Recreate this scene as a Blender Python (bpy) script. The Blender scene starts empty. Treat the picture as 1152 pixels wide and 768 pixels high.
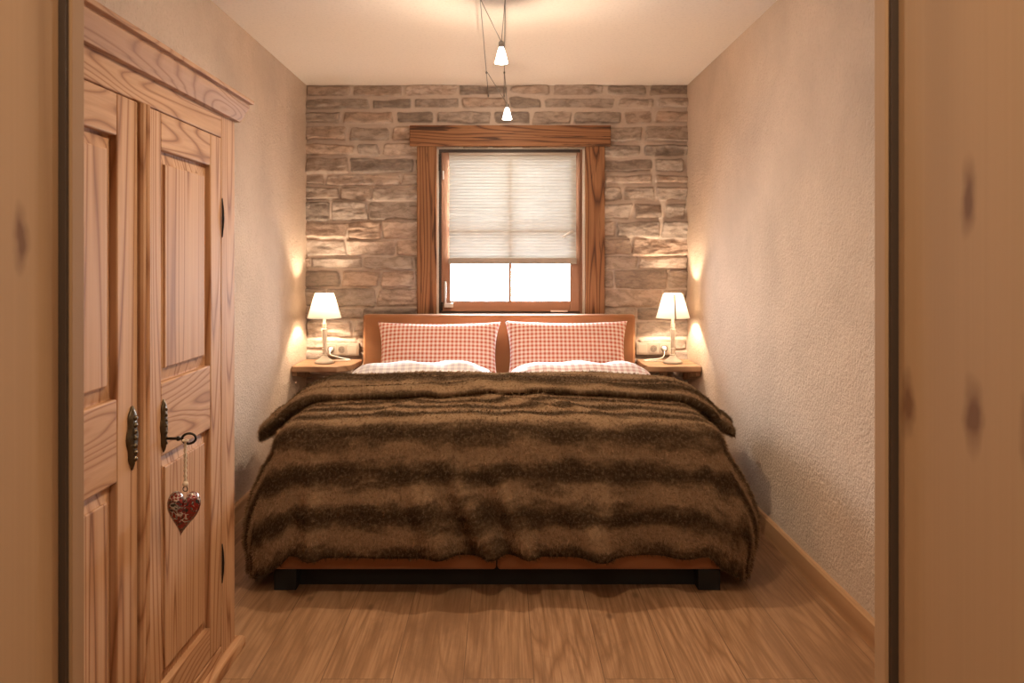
import bpy, bmesh, math, random
import numpy as np
from mathutils import Vector, Matrix, Euler
random.seed(7)
PI = math.pi
SC = bpy.context.scene
COL = SC.collection

# ------------------------------------------------------------------ helpers
def link(o, parent=None):
    COL.objects.link(o)
    if parent is not None:
        o.parent = parent
    return o

def tag(o, label=None, cat=None, group=None, kind=None):
    if label: o['label'] = label
    if cat: o['category'] = cat
    if group: o['group'] = group
    if kind: o['kind'] = kind
    return o

def empty(name, loc=(0, 0, 0), rot=(0, 0, 0)):
    o = bpy.data.objects.new(name, None)
    o.location = loc
    o.rotation_euler = rot
    o.empty_display_size = 0.05
    COL.objects.link(o)
    return o

def obj(name, bm, mats, parent=None, smooth=False, bevel=0, seg=2, sub=0):
    """link a bmesh as one mesh object; coordinates are world ones unless the parent is moved"""
    bmesh.ops.recalc_face_normals(bm, faces=bm.faces)
    me = bpy.data.meshes.new(name)
    bm.to_mesh(me); bm.free()
    if not isinstance(mats, (list, tuple)): mats = [mats]
    for m in mats: me.materials.append(m)
    o = bpy.data.objects.new(name, me)
    link(o, parent)
    if smooth:
        for p in me.polygons: p.use_smooth = True
    if bevel:
        b = o.modifiers.new('bevel', 'BEVEL'); b.width = bevel; b.segments = seg
        b.limit_method = 'ANGLE'; b.angle_limit = math.radians(40)
        for p in me.polygons: p.use_smooth = True
        try:
            me.set_sharp_from_angle(angle=math.radians(40))
        except Exception:
            pass
    if sub:
        s = o.modifiers.new('sub', 'SUBSURF'); s.levels = sub; s.render_levels = sub
    return o

def box(bm, x0, x1, y0, y1, z0, z1, mat=0):
    v = [bm.verts.new((x, y, z)) for x in (x0, x1) for y in (y0, y1) for z in (z0, z1)]
    for q in ((0, 1, 3, 2), (4, 6, 7, 5), (0, 4, 5, 1), (2, 3, 7, 6), (0, 2, 6, 4), (1, 5, 7, 3)):
        f = bm.faces.new([v[i] for i in q]); f.material_index = mat
    return v

def prism(bm, pts, axis, a, b, mat=0):
    """closed 2D outline pts extruded along axis from a to b"""
    def p3(p, t):
        if axis == 'x': return (t, p[0], p[1])
        if axis == 'y': return (p[0], t, p[1])
        return (p[0], p[1], t)
    A = [bm.verts.new(p3(p, a)) for p in pts]
    B = [bm.verts.new(p3(p, b)) for p in pts]
    n = len(pts)
    fs = [bm.faces.new(A), bm.faces.new(B[::-1])]
    for i in range(n):
        fs.append(bm.faces.new((A[i], B[i], B[(i + 1) % n], A[(i + 1) % n])))
    for f in fs: f.material_index = mat
    return fs

def lathe(bm, prof, seg=32, c=(0, 0, 0), mat=0, ring0=0.0):
    rings = []
    for r, z in prof:
        if r < 1e-6:
            rings.append([bm.verts.new((c[0], c[1], c[2] + z))])
        else:
            rings.append([bm.verts.new((c[0] + r * math.cos(ring0 + 2 * PI * i / seg), c[1] + r * math.sin(ring0 + 2 * PI * i / seg), c[2] + z)) for i in range(seg)])
    for A, B in zip(rings, rings[1:]):
        for i in range(seg):
            j = (i + 1) % seg
            if len(A) == 1 and len(B) == 1: continue
            if len(A) == 1: f = bm.faces.new((A[0], B[i], B[j]))
            elif len(B) == 1: f = bm.faces.new((A[i], B[0], A[j]))
            else: f = bm.faces.new((A[i], B[i], B[j], A[j]))
            f.material_index = mat
    return rings

def smooth_path(pts, n=8):
    P = [Vector(p) for p in pts]
    if len(P) < 3: return P
    out = []
    for i in range(len(P) - 1):
        p0 = P[max(i - 1, 0)]; p1 = P[i]; p2 = P[i + 1]; p3 = P[min(i + 2, len(P) - 1)]
        for k in range(n):
            t = k / n
            out.append(0.5 * ((2 * p1) + (p2 - p0) * t + (2 * p0 - 5 * p1 + 4 * p2 - p3) * t * t + (-p0 + 3 * p1 - 3 * p2 + p3) * t ** 3))
    out.append(P[-1])
    return out

def tube(bm, pts, r, seg=8, mat=0, closed=False, caps=True):
    P = [Vector(p) for p in pts]
    n = len(P)
    rs = r if isinstance(r, (list, tuple)) else [r] * n
    rings = []
    up = None
    for i in range(n):
        if closed: d = P[(i + 1) % n] - P[i - 1]
        else: d = P[min(i + 1, n - 1)] - P[max(i - 1, 0)]
        d.normalize()
        if up is None:
            up = d.orthogonal().normalized()
        else:
            up = (up - d * up.dot(d))
            if up.length < 1e-6: up = d.orthogonal()
            up.normalize()
        w = d.cross(up)
        rings.append([bm.verts.new(P[i] + (up * math.cos(2 * PI * k / seg) + w * math.sin(2 * PI * k / seg)) * rs[i]) for k in range(seg)])
    m = n if closed else n - 1
    for i in range(m):
        A = rings[i]; B = rings[(i + 1) % n]
        for k in range(seg):
            j = (k + 1) % seg
            f = bm.faces.new((A[k], A[j], B[j], B[k])); f.material_index = mat
    if caps and not closed:
        bm.faces.new(rings[0][::-1]).material_index = mat
        bm.faces.new(rings[-1]).material_index = mat

def BM(): return bmesh.new()

# value noise in numpy
def _hash(ix, iy, seed):
    h = (ix.astype(np.int64) * 374761393 + iy.astype(np.int64) * 668265263 + seed * 982451653) & 0x7fffffff
    h = ((h ^ (h >> 13)) * 1274126177) & 0x7fffffff
    h = h ^ (h >> 16)
    return (h & 0xffff) / 65535.0
def vnoise(x, y, seed=0):
    x = np.asarray(x, float); y = np.asarray(y, float)
    ix = np.floor(x); iy = np.floor(y)
    fx = x - ix; fy = y - iy
    fx = fx * fx * (3 - 2 * fx); fy = fy * fy * (3 - 2 * fy)
    a = _hash(ix, iy, seed); b = _hash(ix + 1, iy, seed); c = _hash(ix, iy + 1, seed); d = _hash(ix + 1, iy + 1, seed)
    return (a * (1 - fx) + b * fx) * (1 - fy) + (c * (1 - fx) + d * fx) * fy
def fbm(x, y, seed=0, o=4, rough=0.5):
    s = 0; a = 1; t = 0
    for k in range(o):
        s = s + a * vnoise(np.asarray(x) * 2 ** k, np.asarray(y) * 2 ** k, seed + k * 17); t += a; a *= rough
    return s / t - 0.5
def sstep(a, b, x):
    t = np.clip((x - a) / (b - a), 0, 1)
    return t * t * (3 - 2 * t)

def mesh_grid(name, V, nu, nv, mats, parent=None, keep=None, uv=None, wrap_u=False, smooth=True):
    """V: (nu*nv,3) array, index i*nv+j"""
    I, J = np.meshgrid(np.arange(nu if wrap_u else nu - 1), np.arange(nv - 1), indexing='ij')
    I = I.ravel(); J = J.ravel(); I2 = (I + 1) % nu
    F = np.stack([I * nv + J, I2 * nv + J, I2 * nv + J + 1, I * nv + J + 1], 1)
    if keep is not None: F = F[keep[I, J]]
    me = bpy.data.meshes.new(name)
    me.from_pydata([tuple(v) for v in V], [], [tuple(int(a) for a in f) for f in F])
    if not isinstance(mats, (list, tuple)): mats = [mats]
    for m in mats: me.materials.append(m)
    if uv is not None:
        l = me.uv_layers.new(name='UVMap')
        li = np.zeros(len(me.loops), dtype=np.int32); me.loops.foreach_get('vertex_index', li)
        l.data.foreach_set('uv', np.asarray(uv, dtype=np.float32)[li].ravel())
    if smooth: me.polygons.foreach_set('use_smooth', [True] * len(me.polygons))
    me.update()
    o = bpy.data.objects.new(name, me)
    link(o, parent)
    return o

# ------------------------------------------------------------------ materials
def new_mat(name):
    m = bpy.data.materials.new(name); m.use_nodes = True
    nt = m.node_tree; nt.nodes.clear()
    out = nt.nodes.new('ShaderNodeOutputMaterial')
    b = nt.nodes.new('ShaderNodeBsdfPrincipled')
    nt.links.new(b.outputs[0], out.inputs[0])
    return m, nt, b, out
def N(nt, t, **kw):
    n = nt.nodes.new(t)
    for k, v in kw.items(): setattr(n, k, v)
    return n
def setin(n, **kw):
    for k, v in kw.items(): n.inputs[k.replace('_', ' ')].default_value = v
    return n
def math_(nt, op, a, b=None, c=None):
    n = N(nt, 'ShaderNodeMath', operation=op)
    for i, v in enumerate((a, b, c)):
        if v is None: continue
        if isinstance(v, (int, float)): n.inputs[i].default_value = v
        else: nt.links.new(v, n.inputs[i])
    return n.outputs[0]
def ramp(nt, fac, stops, interp='LINEAR'):
    r = N(nt, 'ShaderNodeValToRGB'); r.color_ramp.interpolation = interp
    e = r.color_ramp.elements
    while len(e) < len(stops): e.new(0.5)
    for i, (p, c) in enumerate(stops):
        e[i].position = p
        e[i].color = (c[0], c[1], c[2], 1) if isinstance(c, (tuple, list)) else (c, c, c, 1)
    nt.links.new(fac, r.inputs[0])
    return r.outputs[0]
def mix(nt, fac, a, b, mode='MIX'):
    n = N(nt, 'ShaderNodeMix', data_type='RGBA', blend_type=mode)
    for i, v in ((0, fac), (6, a), (7, b)):
        if isinstance(v, (int, float)): n.inputs[i].default_value = v
        elif isinstance(v, (tuple, list)): n.inputs[i].default_value = (v[0], v[1], v[2], 1)
        else: nt.links.new(v, n.inputs[i])
    return n.outputs[2]
def noise(nt, vec, scale, detail=3, rough=0.5, dist=0.0, out=0):
    n = N(nt, 'ShaderNodeTexNoise'); n.inputs['Scale'].default_value = scale; n.inputs['Detail'].default_value = detail
    n.inputs['Roughness'].default_value = rough; n.inputs['Distortion'].default_value = dist
    if vec is not None: nt.links.new(vec, n.inputs['Vector'])
    return n.outputs[out]
def mapping(nt, vec, scale=(1, 1, 1), loc=(0, 0, 0), rot=(0, 0, 0)):
    n = N(nt, 'ShaderNodeMapping'); n.inputs['Scale'].default_value = scale; n.inputs['Location'].default_value = loc; n.inputs['Rotation'].default_value = rot
    nt.links.new(vec, n.inputs['Vector'])
    return n.outputs[0]
def bump(nt, b, h, strength=0.3, dist=0.01):
    n = N(nt, 'ShaderNodeBump'); n.inputs['Strength'].default_value = strength; n.inputs['Distance'].default_value = dist
    nt.links.new(h, n.inputs['Height']); nt.links.new(n.outputs[0], b.inputs['Normal'])
    return n
def objcoord(nt):
    return N(nt, 'ShaderNodeTexCoord').outputs['Object']

def plain(name, col, rough=0.5, metal=0.0, coat=0.0, bumpy=0, bscale=200):
    m, nt, b, out = new_mat(name)
    vec = objcoord(nt)
    n = noise(nt, vec, 25, 3)
    c = mix(nt, n, [x * 0.9 for x in col], [min(1, x * 1.1) for x in col])
    nt.links.new(c, b.inputs['Base Color'])
    b.inputs['Roughness'].default_value = rough; b.inputs['Metallic'].default_value = metal
    if coat: b.inputs['Coat Weight'].default_value = coat
    if bumpy: bump(nt, b, noise(nt, vec, bscale, 3), bumpy, 0.002)
    return m

def wood(name, light, mid, dark, axis='z', scale=5.0, rings=9.0, stretch=0.07, rough=0.5, fibre=0.5, knots=0, kflat=False, checks=0, bstr=0.12, seed=0.0, lines=0.5, across=(1, 1, 1)):
    m, nt, b, out = new_mat(name)
    vec = objcoord(nt)
    rnd = N(nt, 'ShaderNodeObjectInfo').outputs['Random']
    off = N(nt, 'ShaderNodeCombineXYZ')
    for i, k in enumerate((3.1, 5.7, 4.3)):
        nt.links.new(math_(nt, 'MULTIPLY', rnd, k * 3), off.inputs[i])
    add = N(nt, 'ShaderNodeVectorMath', operation='ADD')
    nt.links.new(vec, add.inputs[0]); nt.links.new(off.outputs[0], add.inputs[1])
    v = add.outputs[0]
    s = list(across); s['xyz'.index(axis)] = stretch
    mv = mapping(nt, v, s, (seed, seed * 1.7, seed * .6))
    n1 = noise(nt, mv, scale, 1.5, 0.45, 0.25)
    ring = math_(nt, 'PINGPONG', math_(nt, 'MULTIPLY', n1, rings), 0.5)
    ring = math_(nt, 'MULTIPLY', ring, 2.0)
    c = ramp(nt, ring, [(0.0, light), (0.45, light), (0.78, mid), (1.0, [m_ * (1 - lines) + d * lines for m_, d in zip(mid, dark)])])
    s2 = [1, 1, 1]; s2['xyz'.index(axis)] = stretch * 0.25
    fv = mapping(nt, v, s2)
    f = noise(nt, fv, 130, 3, 0.6)
    c = mix(nt, fibre * 0.6, c, ramp(nt, f, [(0.25, [x * 0.62 for x in mid]), (0.55, mid), (0.8, light)]), 'MULTIPLY') if False else mix(nt, math_(nt, 'MULTIPLY', ramp(nt, f, [(0.35, 1.0), (0.65, 0.0)]), fibre * 0.5), c, dark)
    big = noise(nt, mv, scale * 0.35, 2)
    c = mix(nt, math_(nt, 'MULTIPLY', ramp(nt, big, [(0.4, 0.0), (0.75, 1.0)]), 0.35), c, mid)
    if checks:
        cs = [1, 1, 1]; cs['xyz'.index(axis)] = .07
        cn = noise(nt, mapping(nt, v, cs), 38, 3, .6, .6)
        c = mix(nt, math_(nt, 'MULTIPLY', ramp(nt, cn, [(.60, 0.0), (.68, 1.0)]), checks), c, [x * .5 for x in dark])
    if knots:
        ks = [1, 1, 1]; ks['xyz'.index(axis)] = 0.40
        if kflat: ks[0] = 0.0
        vo = N(nt, 'ShaderNodeTexVoronoi'); vo.inputs['Scale'].default_value = knots; vo.inputs['Randomness'].default_value = 1.0
        if kflat:
            vo.voronoi_dimensions = '2D'
            sx_ = N(nt, 'ShaderNodeSeparateXYZ'); cx_ = N(nt, 'ShaderNodeCombineXYZ')
            kv = N(nt, 'ShaderNodeVectorMath', operation='ADD'); wob_ = N(nt, 'ShaderNodeVectorMath', operation='SCALE'); wob_.inputs['Scale'].default_value = .03
            nt.links.new(noise(nt, v, 20, 2, out=1), wob_.inputs[0])
            nt.links.new(v, kv.inputs[0]); nt.links.new(wob_.outputs[0], kv.inputs[1])
            nt.links.new(mapping(nt, kv.outputs[0], ks), sx_.inputs[0]); nt.links.new(sx_.outputs[1], cx_.inputs[0]); nt.links.new(sx_.outputs[2], cx_.inputs[1])
            nt.links.new(cx_.outputs[0], vo.inputs['Vector'])
        else:
            nt.links.new(mapping(nt, v, ks), vo.inputs['Vector'])
        k = ramp(nt, vo.outputs['Distance'], [(0.05, 1.0), (0.09, 0.6), (0.17, 0.0)])
        gate = math_(nt, 'GREATER_THAN', N(nt, 'ShaderNodeSeparateColor').outputs[0], 0.55)
        sc_ = gate.node.inputs[0].links[0].from_node
        nt.links.new(vo.outputs['Color'], sc_.inputs[0])
        c = mix(nt, math_(nt, 'MULTIPLY', math_(nt, 'MULTIPLY', k, gate), 0.85), c, dark)
    nt.links.new(c, b.inputs['Base Color'])
    b.inputs['Roughness'].default_value = rough; b.inputs['Specular IOR Level'].default_value = .3
    hh = math_(nt, 'ADD', math_(nt, 'MULTIPLY', ring, -0.4), math_(nt, 'MULTIPLY', f, 0.6))
    bump(nt, b, hh, bstr, 0.004)
    return m

PINE = dict(light=(.50, .285, .15), mid=(.41, .205, .095), dark=(.20, .078, .028))
M = {}
M['pine_z'] = wood('stripped_pine_upright', axis='z', rough=.68, lines=.85, fibre=.45, scale=4.5, rings=26, stretch=.05, **PINE)
M['pine_y'] = wood('stripped_pine_crosswise', axis='y', rough=.68, lines=.85, fibre=.45, scale=5.5, rings=24, stretch=.16, seed=3, **PINE)
M['pine_panel'] = wood('stripped_pine_panel', axis='z', rough=.66, fibre=.45, scale=5, rings=30, stretch=.035, seed=8, across=(1, 1, 1), lines=.95, **PINE)
M['spruce'] = wood('spruce_door_lining', light=(.45, .275, .14), mid=(.38, .225, .11), dark=(.15, .06, .022), axis='z', scale=3, rings=6, stretch=.03, rough=.75, fibre=.15, knots=9.5, lines=.25, bstr=.05, kflat=True)
M['old_z'] = wood('old_larch_upright', light=(.31, .145, .065), mid=(.22, .092, .037), dark=(.06, .022, .01), axis='z', scale=7, rings=20, stretch=.06, rough=.6, fibre=.6, checks=.85, bstr=.4, lines=.9)
M['old_x'] = wood('old_larch_lengthwise', light=(.31, .145, .065), mid=(.22, .092, .037), dark=(.06, .022, .01), axis='x', scale=7, rings=20, stretch=.06, rough=.6, fibre=.6, checks=.85, bstr=.4, lines=.9, seed=5)
M['sash_z'] = wood('window_pine_upright', light=(.34, .185, .115), mid=(.29, .145, .085), dark=(.14, .06, .03), axis='z', scale=6, rings=4, stretch=.05, rough=.4, fibre=.2, lines=.3, bstr=.05)
M['sash_x'] = wood('window_pine_lengthwise', light=(.34, .185, .115), mid=(.29, .145, .085), dark=(.14, .06, .03), axis='x', scale=6, rings=4, stretch=.05, rough=.4, fibre=.2, lines=.3, bstr=.05)
M['shelf'] = wood('shelf_board_wood', light=(.40, .245, .145), mid=(.32, .18, .10), dark=(.14, .065, .03), axis='x', scale=7, rings=7, stretch=.1, rough=.6, fibre=.3, bstr=.2)
M['skirting'] = wood('skirting_oak', light=(.46, .27, .14), mid=(.39, .21, .10), dark=(.2, .09, .04), axis='y', scale=5, rings=4, stretch=.04, rough=.45, fibre=.25, lines=.3, bstr=.05)

def floor_mat():
    m, nt, b, out = new_mat('oak_plank_floor')
    vec = objcoord(nt)
    sw = mapping(nt, vec, (1, 1, 1), (0, 0.117, 0), (0, 0, PI / 2))     # planks run away from the door
    br = N(nt, 'ShaderNodeTexBrick'); br.offset = 0.37; br.offset_frequency = 2; br.squash = 1
    nt.links.new(sw, br.inputs['Vector'])
    br.inputs['Color1'].default_value = (0, 0, 0, 1); br.inputs['Color2'].default_value = (1, 1, 1, 1); br.inputs['Mortar'].default_value = (.5, .5, .5, 1)
    br.inputs['Scale'].default_value = 1.0; br.inputs['Mortar Size'].default_value = 0.0014; br.inputs['Mortar Smooth'].default_value = 0.3
    br.inputs['Bias'].default_value = 0; br.inputs['Brick Width'].default_value = 6.3; br.inputs['Row Height'].default_value = 0.212
    sep = N(nt, 'ShaderNodeSeparateColor'); nt.links.new(br.outputs['Color'], sep.inputs[0])
    rnd = sep.outputs[0]
    cz = N(nt, 'ShaderNodeCombineXYZ'); nt.links.new(math_(nt, 'MULTIPLY', rnd, 9.0), cz.inputs[2]); nt.links.new(math_(nt, 'MULTIPLY', rnd, 5.0), cz.inputs[1])
    add = N(nt, 'ShaderNodeVectorMath', operation='ADD'); nt.links.new(vec, add.inputs[0]); nt.links.new(cz.outputs[0], add.inputs[1])
    mv = mapping(nt, add.outputs[0], (1, 0.09, 1))
    n1 = noise(nt, mv, 7, 2, .5, .35)
    ring = math_(nt, 'MULTIPLY', math_(nt, 'PINGPONG', math_(nt, 'MULTIPLY', n1, 9), .5), 2)
    c = ramp(nt, ring, [(0, (.43, .245, .13)), (.5, (.39, .215, .11)), (1, (.25, .128, .06))])
    f = noise(nt, mapping(nt, add.outputs[0], (1, .03, 1)), 110, 4, .6)
    c = mix(nt, math_(nt, 'MULTIPLY', ramp(nt, f, [(.38, 1.0), (.6, 0.0)]), .6), c, (.17, .082, .036))
    st = noise(nt, mapping(nt, add.outputs[0], (1, .35, 1)), 4.0, 5, .65, .8)
    c = mix(nt, math_(nt, 'MULTIPLY', ramp(nt, st, [(.52, 0.0), (.70, 1.0)]), .75), c, (.15, .07, .032))
    vo = N(nt, 'ShaderNodeTexVoronoi'); vo.voronoi_dimensions = '2D'; vo.inputs['Scale'].default_value = 3.0
    nt.links.new(mapping(nt, add.outputs[0], (1, .5, 1)), vo.inputs['Vector'])
    k = ramp(nt, vo.outputs['Distance'], [(.015, 1.0), (.05, 0.0)])
    c = mix(nt, math_(nt, 'MULTIPLY', k, .8), c, (.10, .045, .02))
    c = mix(nt, math_(nt, 'MULTIPLY', rnd, .42), c, (.30, .165, .08))
    c = mix(nt, math_(nt, 'MULTIPLY', br.outputs['Fac'], .75), c, (.10, .05, .025))
    nt.links.new(c, b.inputs['Base Color'])
    nt.links.new(ramp(nt, f, [(0, .52), (1, .36)]), b.inputs['Roughness'])
    b.inputs['Specular IOR Level'].default_value = .35
    bump(nt, b, math_(nt, 'SUBTRACT', math_(nt, 'MULTIPLY', f, .3), math_(nt, 'MULTIPLY', br.outputs['Fac'], 1.5)), .15, .004)
    return m
M['floor'] = floor_mat()

def plaster(name, col, strength=.6, patch=.2):
    m, nt, b, out = new_mat(name)
    vec = objcoord(nt)
    big = noise(nt, vec, 2.2, 4, .6, .3)
    c = mix(nt, ramp(nt, big, [(.3, 0.0), (.7, 1.0)]), [x * (1 - patch) for x in col], col)
    fine = noise(nt, vec, 70, 4, .65)
    c = mix(nt, math_(nt, 'MULTIPLY', ramp(nt, fine, [(.3, 1.0), (.5, 0.0)]), .35), c, [x * .72 for x in col])
    nt.links.new(c, b.inputs['Base Color'])
    b.inputs['Roughness'].default_value = .92; b.inputs['Specular IOR Level'].default_value = .04
    sw = noise(nt, vec, 14, 5, .6, 1.2)
    vo = N(nt, 'ShaderNodeTexVoronoi'); vo.inputs['Scale'].default_value = 90; nt.links.new(vec, vo.inputs['Vector'])
    h = math_(nt, 'ADD', math_(nt, 'MULTIPLY', fine, .8), math_(nt, 'ADD', math_(nt, 'MULTIPLY', sw, .9), math_(nt, 'MULTIPLY', vo.outputs['Distance'], .25)))
    bump(nt, b, h, strength, .012)
    return m
M['plaster'] = plaster('lime_plaster', (.60, .465, .36))
M['ceiling'] = plaster('ceiling_paint', (.76, .67, .58), .03, .03)

def stone_mat():
    m, nt, b, out = new_mat('rubble_stone')
    vec = objcoord(nt)
    at = N(nt, 'ShaderNodeVertexColor'); at.layer_name = 'stone_tone'
    sep = N(nt, 'ShaderNodeSeparateColor'); nt.links.new(at.outputs[0], sep.inputs[0])
    hue, val, mort = sep.outputs[0], sep.outputs[1], sep.outputs[2]
    c = ramp(nt, hue, [(0, (.26, .21, .18)), (.3, (.39, .315, .265)), (.55, (.45, .345, .28)), (.8, (.48, .335, .25)), (1, (.57, .47, .405))])
    n1 = noise(nt, mapping(nt, vec, (1, 1, 2.2)), 16, 6, .65, .5)
    c = mix(nt, math_(nt, 'MULTIPLY', ramp(nt, n1, [(.38, 1.0), (.56, 0.0)]), .55), c, (.15, .105, .08))
    c = mix(nt, math_(nt, 'MULTIPLY', ramp(nt, n1, [(.52, 0.0), (.72, 1.0)]), .45), c, (.50, .39, .30))
    c = mix(nt, ramp(nt, val, [(0, .45), (.55, 0.0), (1, 0.0)]), c, (.12, .09, .07))
    mn = noise(nt, vec, 60, 3)
    c = mix(nt, mort, c, mix(nt, mn, (.50, .40, .335), (.60, .49, .41)))
    nt.links.new(c, b.inputs['Base Color'])
    b.inputs['Roughness'].default_value = .9; b.inputs['Specular IOR Level'].default_value = .2
    bump(nt, b, noise(nt, mapping(nt, vec, (1, 1, 1.7)), 70, 5, .7), .55, .008)
    return m
M['stone'] = stone_mat()

def fabric(name, col, rough=.85, sheen=.3, weave=600, bstr=.2):
    m, nt, b, out = new_mat(name)
    vec = objcoord(nt)
    n = noise(nt, vec, 9, 4)
    c = mix(nt, n, [x * .82 for x in col], [min(1, x * 1.12) for x in col])
    nt.links.new(c, b.inputs['Base Color'])
    b.inputs['Roughness'].default_value = rough
    b.inputs['Sheen Weight'].default_value = sheen
    bump(nt, b, noise(nt, vec, weave, 2), bstr, .002)
    return m
M['suede'] = fabric('tan_suede', (.30, .118, .04), .75, .15, 350, .15)
M['black'] = plain('black_leg_and_shade', (.006, .0055, .005), .7)
M['mattress'] = fabric('mattress_ticking', (.7, .67, .62), .9, .1)

def gingham(name, col, white, n, strength=1.0, soft=.06):
    """two sets of woven stripes crossing"""
    m, nt, b, out = new_mat(name)
    uv = N(nt, 'ShaderNodeUVMap').outputs[0]
    sx = N(nt, 'ShaderNodeSeparateXYZ'); nt.links.new(uv, sx.inputs[0])
    def stripe(s):
        t = math_(nt, 'PINGPONG', math_(nt, 'MULTIPLY', s, n * 2), 1.0)
        return ramp(nt, t, [(.5 - soft, 0.0), (.5 + soft, 1.0)])
    a = stripe(sx.outputs[0]); c_ = stripe(sx.outputs[1])
    f = math_(nt, 'MULTIPLY', math_(nt, 'ADD', a, c_), .5 * strength)
    c = mix(nt, f, white, col)
    nt.links.new(c, b.inputs['Base Color'])
    b.inputs['Roughness'].default_value = .85; b.inputs['Sheen Weight'].default_value = .15
    bump(nt, b, noise(nt, objcoord(nt), 500, 2), .12, .002)
    return m
M['gingham_red'] = gingham('red_gingham', (.52, .105, .05), (.80, .67, .58), 40, 1.0)
M['gingham_pale'] = gingham('pale_gingham', (.36, .30, .40), (.86, .84, .84), 26, .55)
M['gingham_rose'] = gingham('rose_gingham', (.50, .20, .20), (.86, .84, .84), 26, .7)

def fur_mat(name, hair):
    m, nt, b, out = new_mat(name)
    uv = N(nt, 'ShaderNodeUVMap').outputs[0]
    sx = N(nt, 'ShaderNodeSeparateXYZ'); nt.links.new(uv, sx.inputs[0])
    wob = noise(nt, mapping(nt, uv, (2.6, 5, 1)), 1.5, 4, .65)
    t = math_(nt, 'ADD', sx.outputs[1], math_(nt, 'MULTIPLY', math_(nt, 'SUBTRACT', wob, .5), .11))
    ph = math_(nt, 'MULTIPLY', math_(nt, 'SUBTRACT', t, FUR_PHASE), 1 / 0.142)
    w = math_(nt, 'PINGPONG', ph, 0.5)
    w = math_(nt, 'MULTIPLY', w, 2.0)                  # 0 at band centre
    patch = noise(nt, mapping(nt, uv, (3, 7, 1)), 2.0, 4, .6)
    w = math_(nt, 'ADD', w, math_(nt, 'MULTIPLY', math_(nt, 'SUBTRACT', patch, .5), 1.7))
    c = ramp(nt, w, [(0.05, (.070, .041, .021)), (.40, (.16, .096, .050)), (.80, (.47, .295, .165))])
    fine = noise(nt, uv, 85, 4, .75)
    c = mix(nt, ramp(nt, fine, [(.30, .6), (.50, 0.0)]), c, (.040, .022, .011))
    c = mix(nt, ramp(nt, fine, [(.50, 0.0), (.72, .45)]), c, (.55, .39, .25))
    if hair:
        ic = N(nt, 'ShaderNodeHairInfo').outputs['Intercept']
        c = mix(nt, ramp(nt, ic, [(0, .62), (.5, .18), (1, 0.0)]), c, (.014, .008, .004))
    else:
        c = mix(nt, .55, c, (.018, .010, .005))
    nt.links.new(c, b.inputs['Base Color'])
    b.inputs['Roughness'].default_value = 1.0; b.inputs['Specular IOR Level'].default_value = 0.0
    return m

def emis(name, col, s):
    m, nt, b, out = new_mat(name)
    b.inputs['Base Color'].default_value = (*col, 1)
    b.inputs['Emission Color'].default_value = (*col, 1); b.inputs['Emission Strength'].default_value = s
    return m
M['bulb'] = emis('lit_bulb', (1, .86, .66), 30)
M['white_ceramic'] = plain('white_painted_wood', (.60, .53, .45), .5)
M['chrome'] = plain('brushed_chrome', (.55, .54, .52), .3, 1.0)
M['steel'] = plain('grey_steel', (.33, .31, .29), .45, .8)
M['silver'] = plain('silver_handle', (.72, .70, .67), .35, .9)
M['cable'] = plain('steel_cable', (.16, .14, .12), .45, .6)
M['iron'] = plain('dark_wrought_iron', (.035, .028, .022), .45, .8, bumpy=.4, bscale=150)
M['brass'] = plain('aged_dark_brass', (.12, .088, .05), .36, .9, bumpy=1.0, bscale=130)
M['string'] = plain('twine', (.62, .50, .36), .9, bumpy=.5, bscale=500)
M['plate'] = plain('socket_plate_plastic', (.33, .27, .215), .4)
M['socket_in'] = plain('socket_well_plastic', (.15, .115, .09), .45)
M['hole'] = plain('socket_contact_hole', (.02, .018, .015), .6)
M['plastic_white'] = plain('white_plastic', (.80, .77, .72), .4)
M['seal'] = plain('brown_rubber_seal', (.06, .035, .018), .7)
M['white_edge'] = plain('white_window_paint', (.55, .48, .40), .5)
M['shadow_gap'] = plain('painted_gap_shadow', (.05, .03, .02), .6)  # dark colour standing in for shadow between window frame and sash

def translucent(name, col, trans, streak=False, frac=.5):
    m, nt, b, out = new_mat(name)
    nt.nodes.remove(b)
    vec = objcoord(nt)
    d = N(nt, 'ShaderNodeBsdfDiffuse'); t = N(nt, 'ShaderNodeBsdfTranslucent'); mx = N(nt, 'ShaderNodeMixShader')
    mx.inputs[0].default_value = frac
    if streak:
        n = noise(nt, mapping(nt, vec, (1.6, 1, 18)), 2.2, 5, .65)
        n2 = noise(nt, mapping(nt, vec, (14, 1, 320)), 1.0, 3, .6)
        c = ramp(nt, math_(nt, 'ADD', math_(nt, 'MULTIPLY', n, .75), math_(nt, 'MULTIPLY', n2, .25)), [(.34, [x * .55 for x in trans]), (.60, trans)])
        nt.links.new(c, t.inputs[0])
    else:
        t.inputs[0].default_value = (*trans, 1)
        n = noise(nt, vec, 300, 2); c = mix(nt, n, [x * .95 for x in trans], trans); nt.links.new(c, t.inputs[0])
    d.inputs[0].default_value = (*col, 1)
    nt.links.new(d.outputs[0], mx.inputs[1]); nt.links.new(t.outputs[0], mx.inputs[2]); nt.links.new(mx.outputs[0], out.inputs[0])
    return m
M['shade'] = translucent('lampshade_linen', (.80, .75, .68), (.44, .40, .34), frac=.085)
M['blind'] = translucent('pleated_blind_fabric', (.50, .49, .46), (.55, .54, .49), True, .0165)
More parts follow.
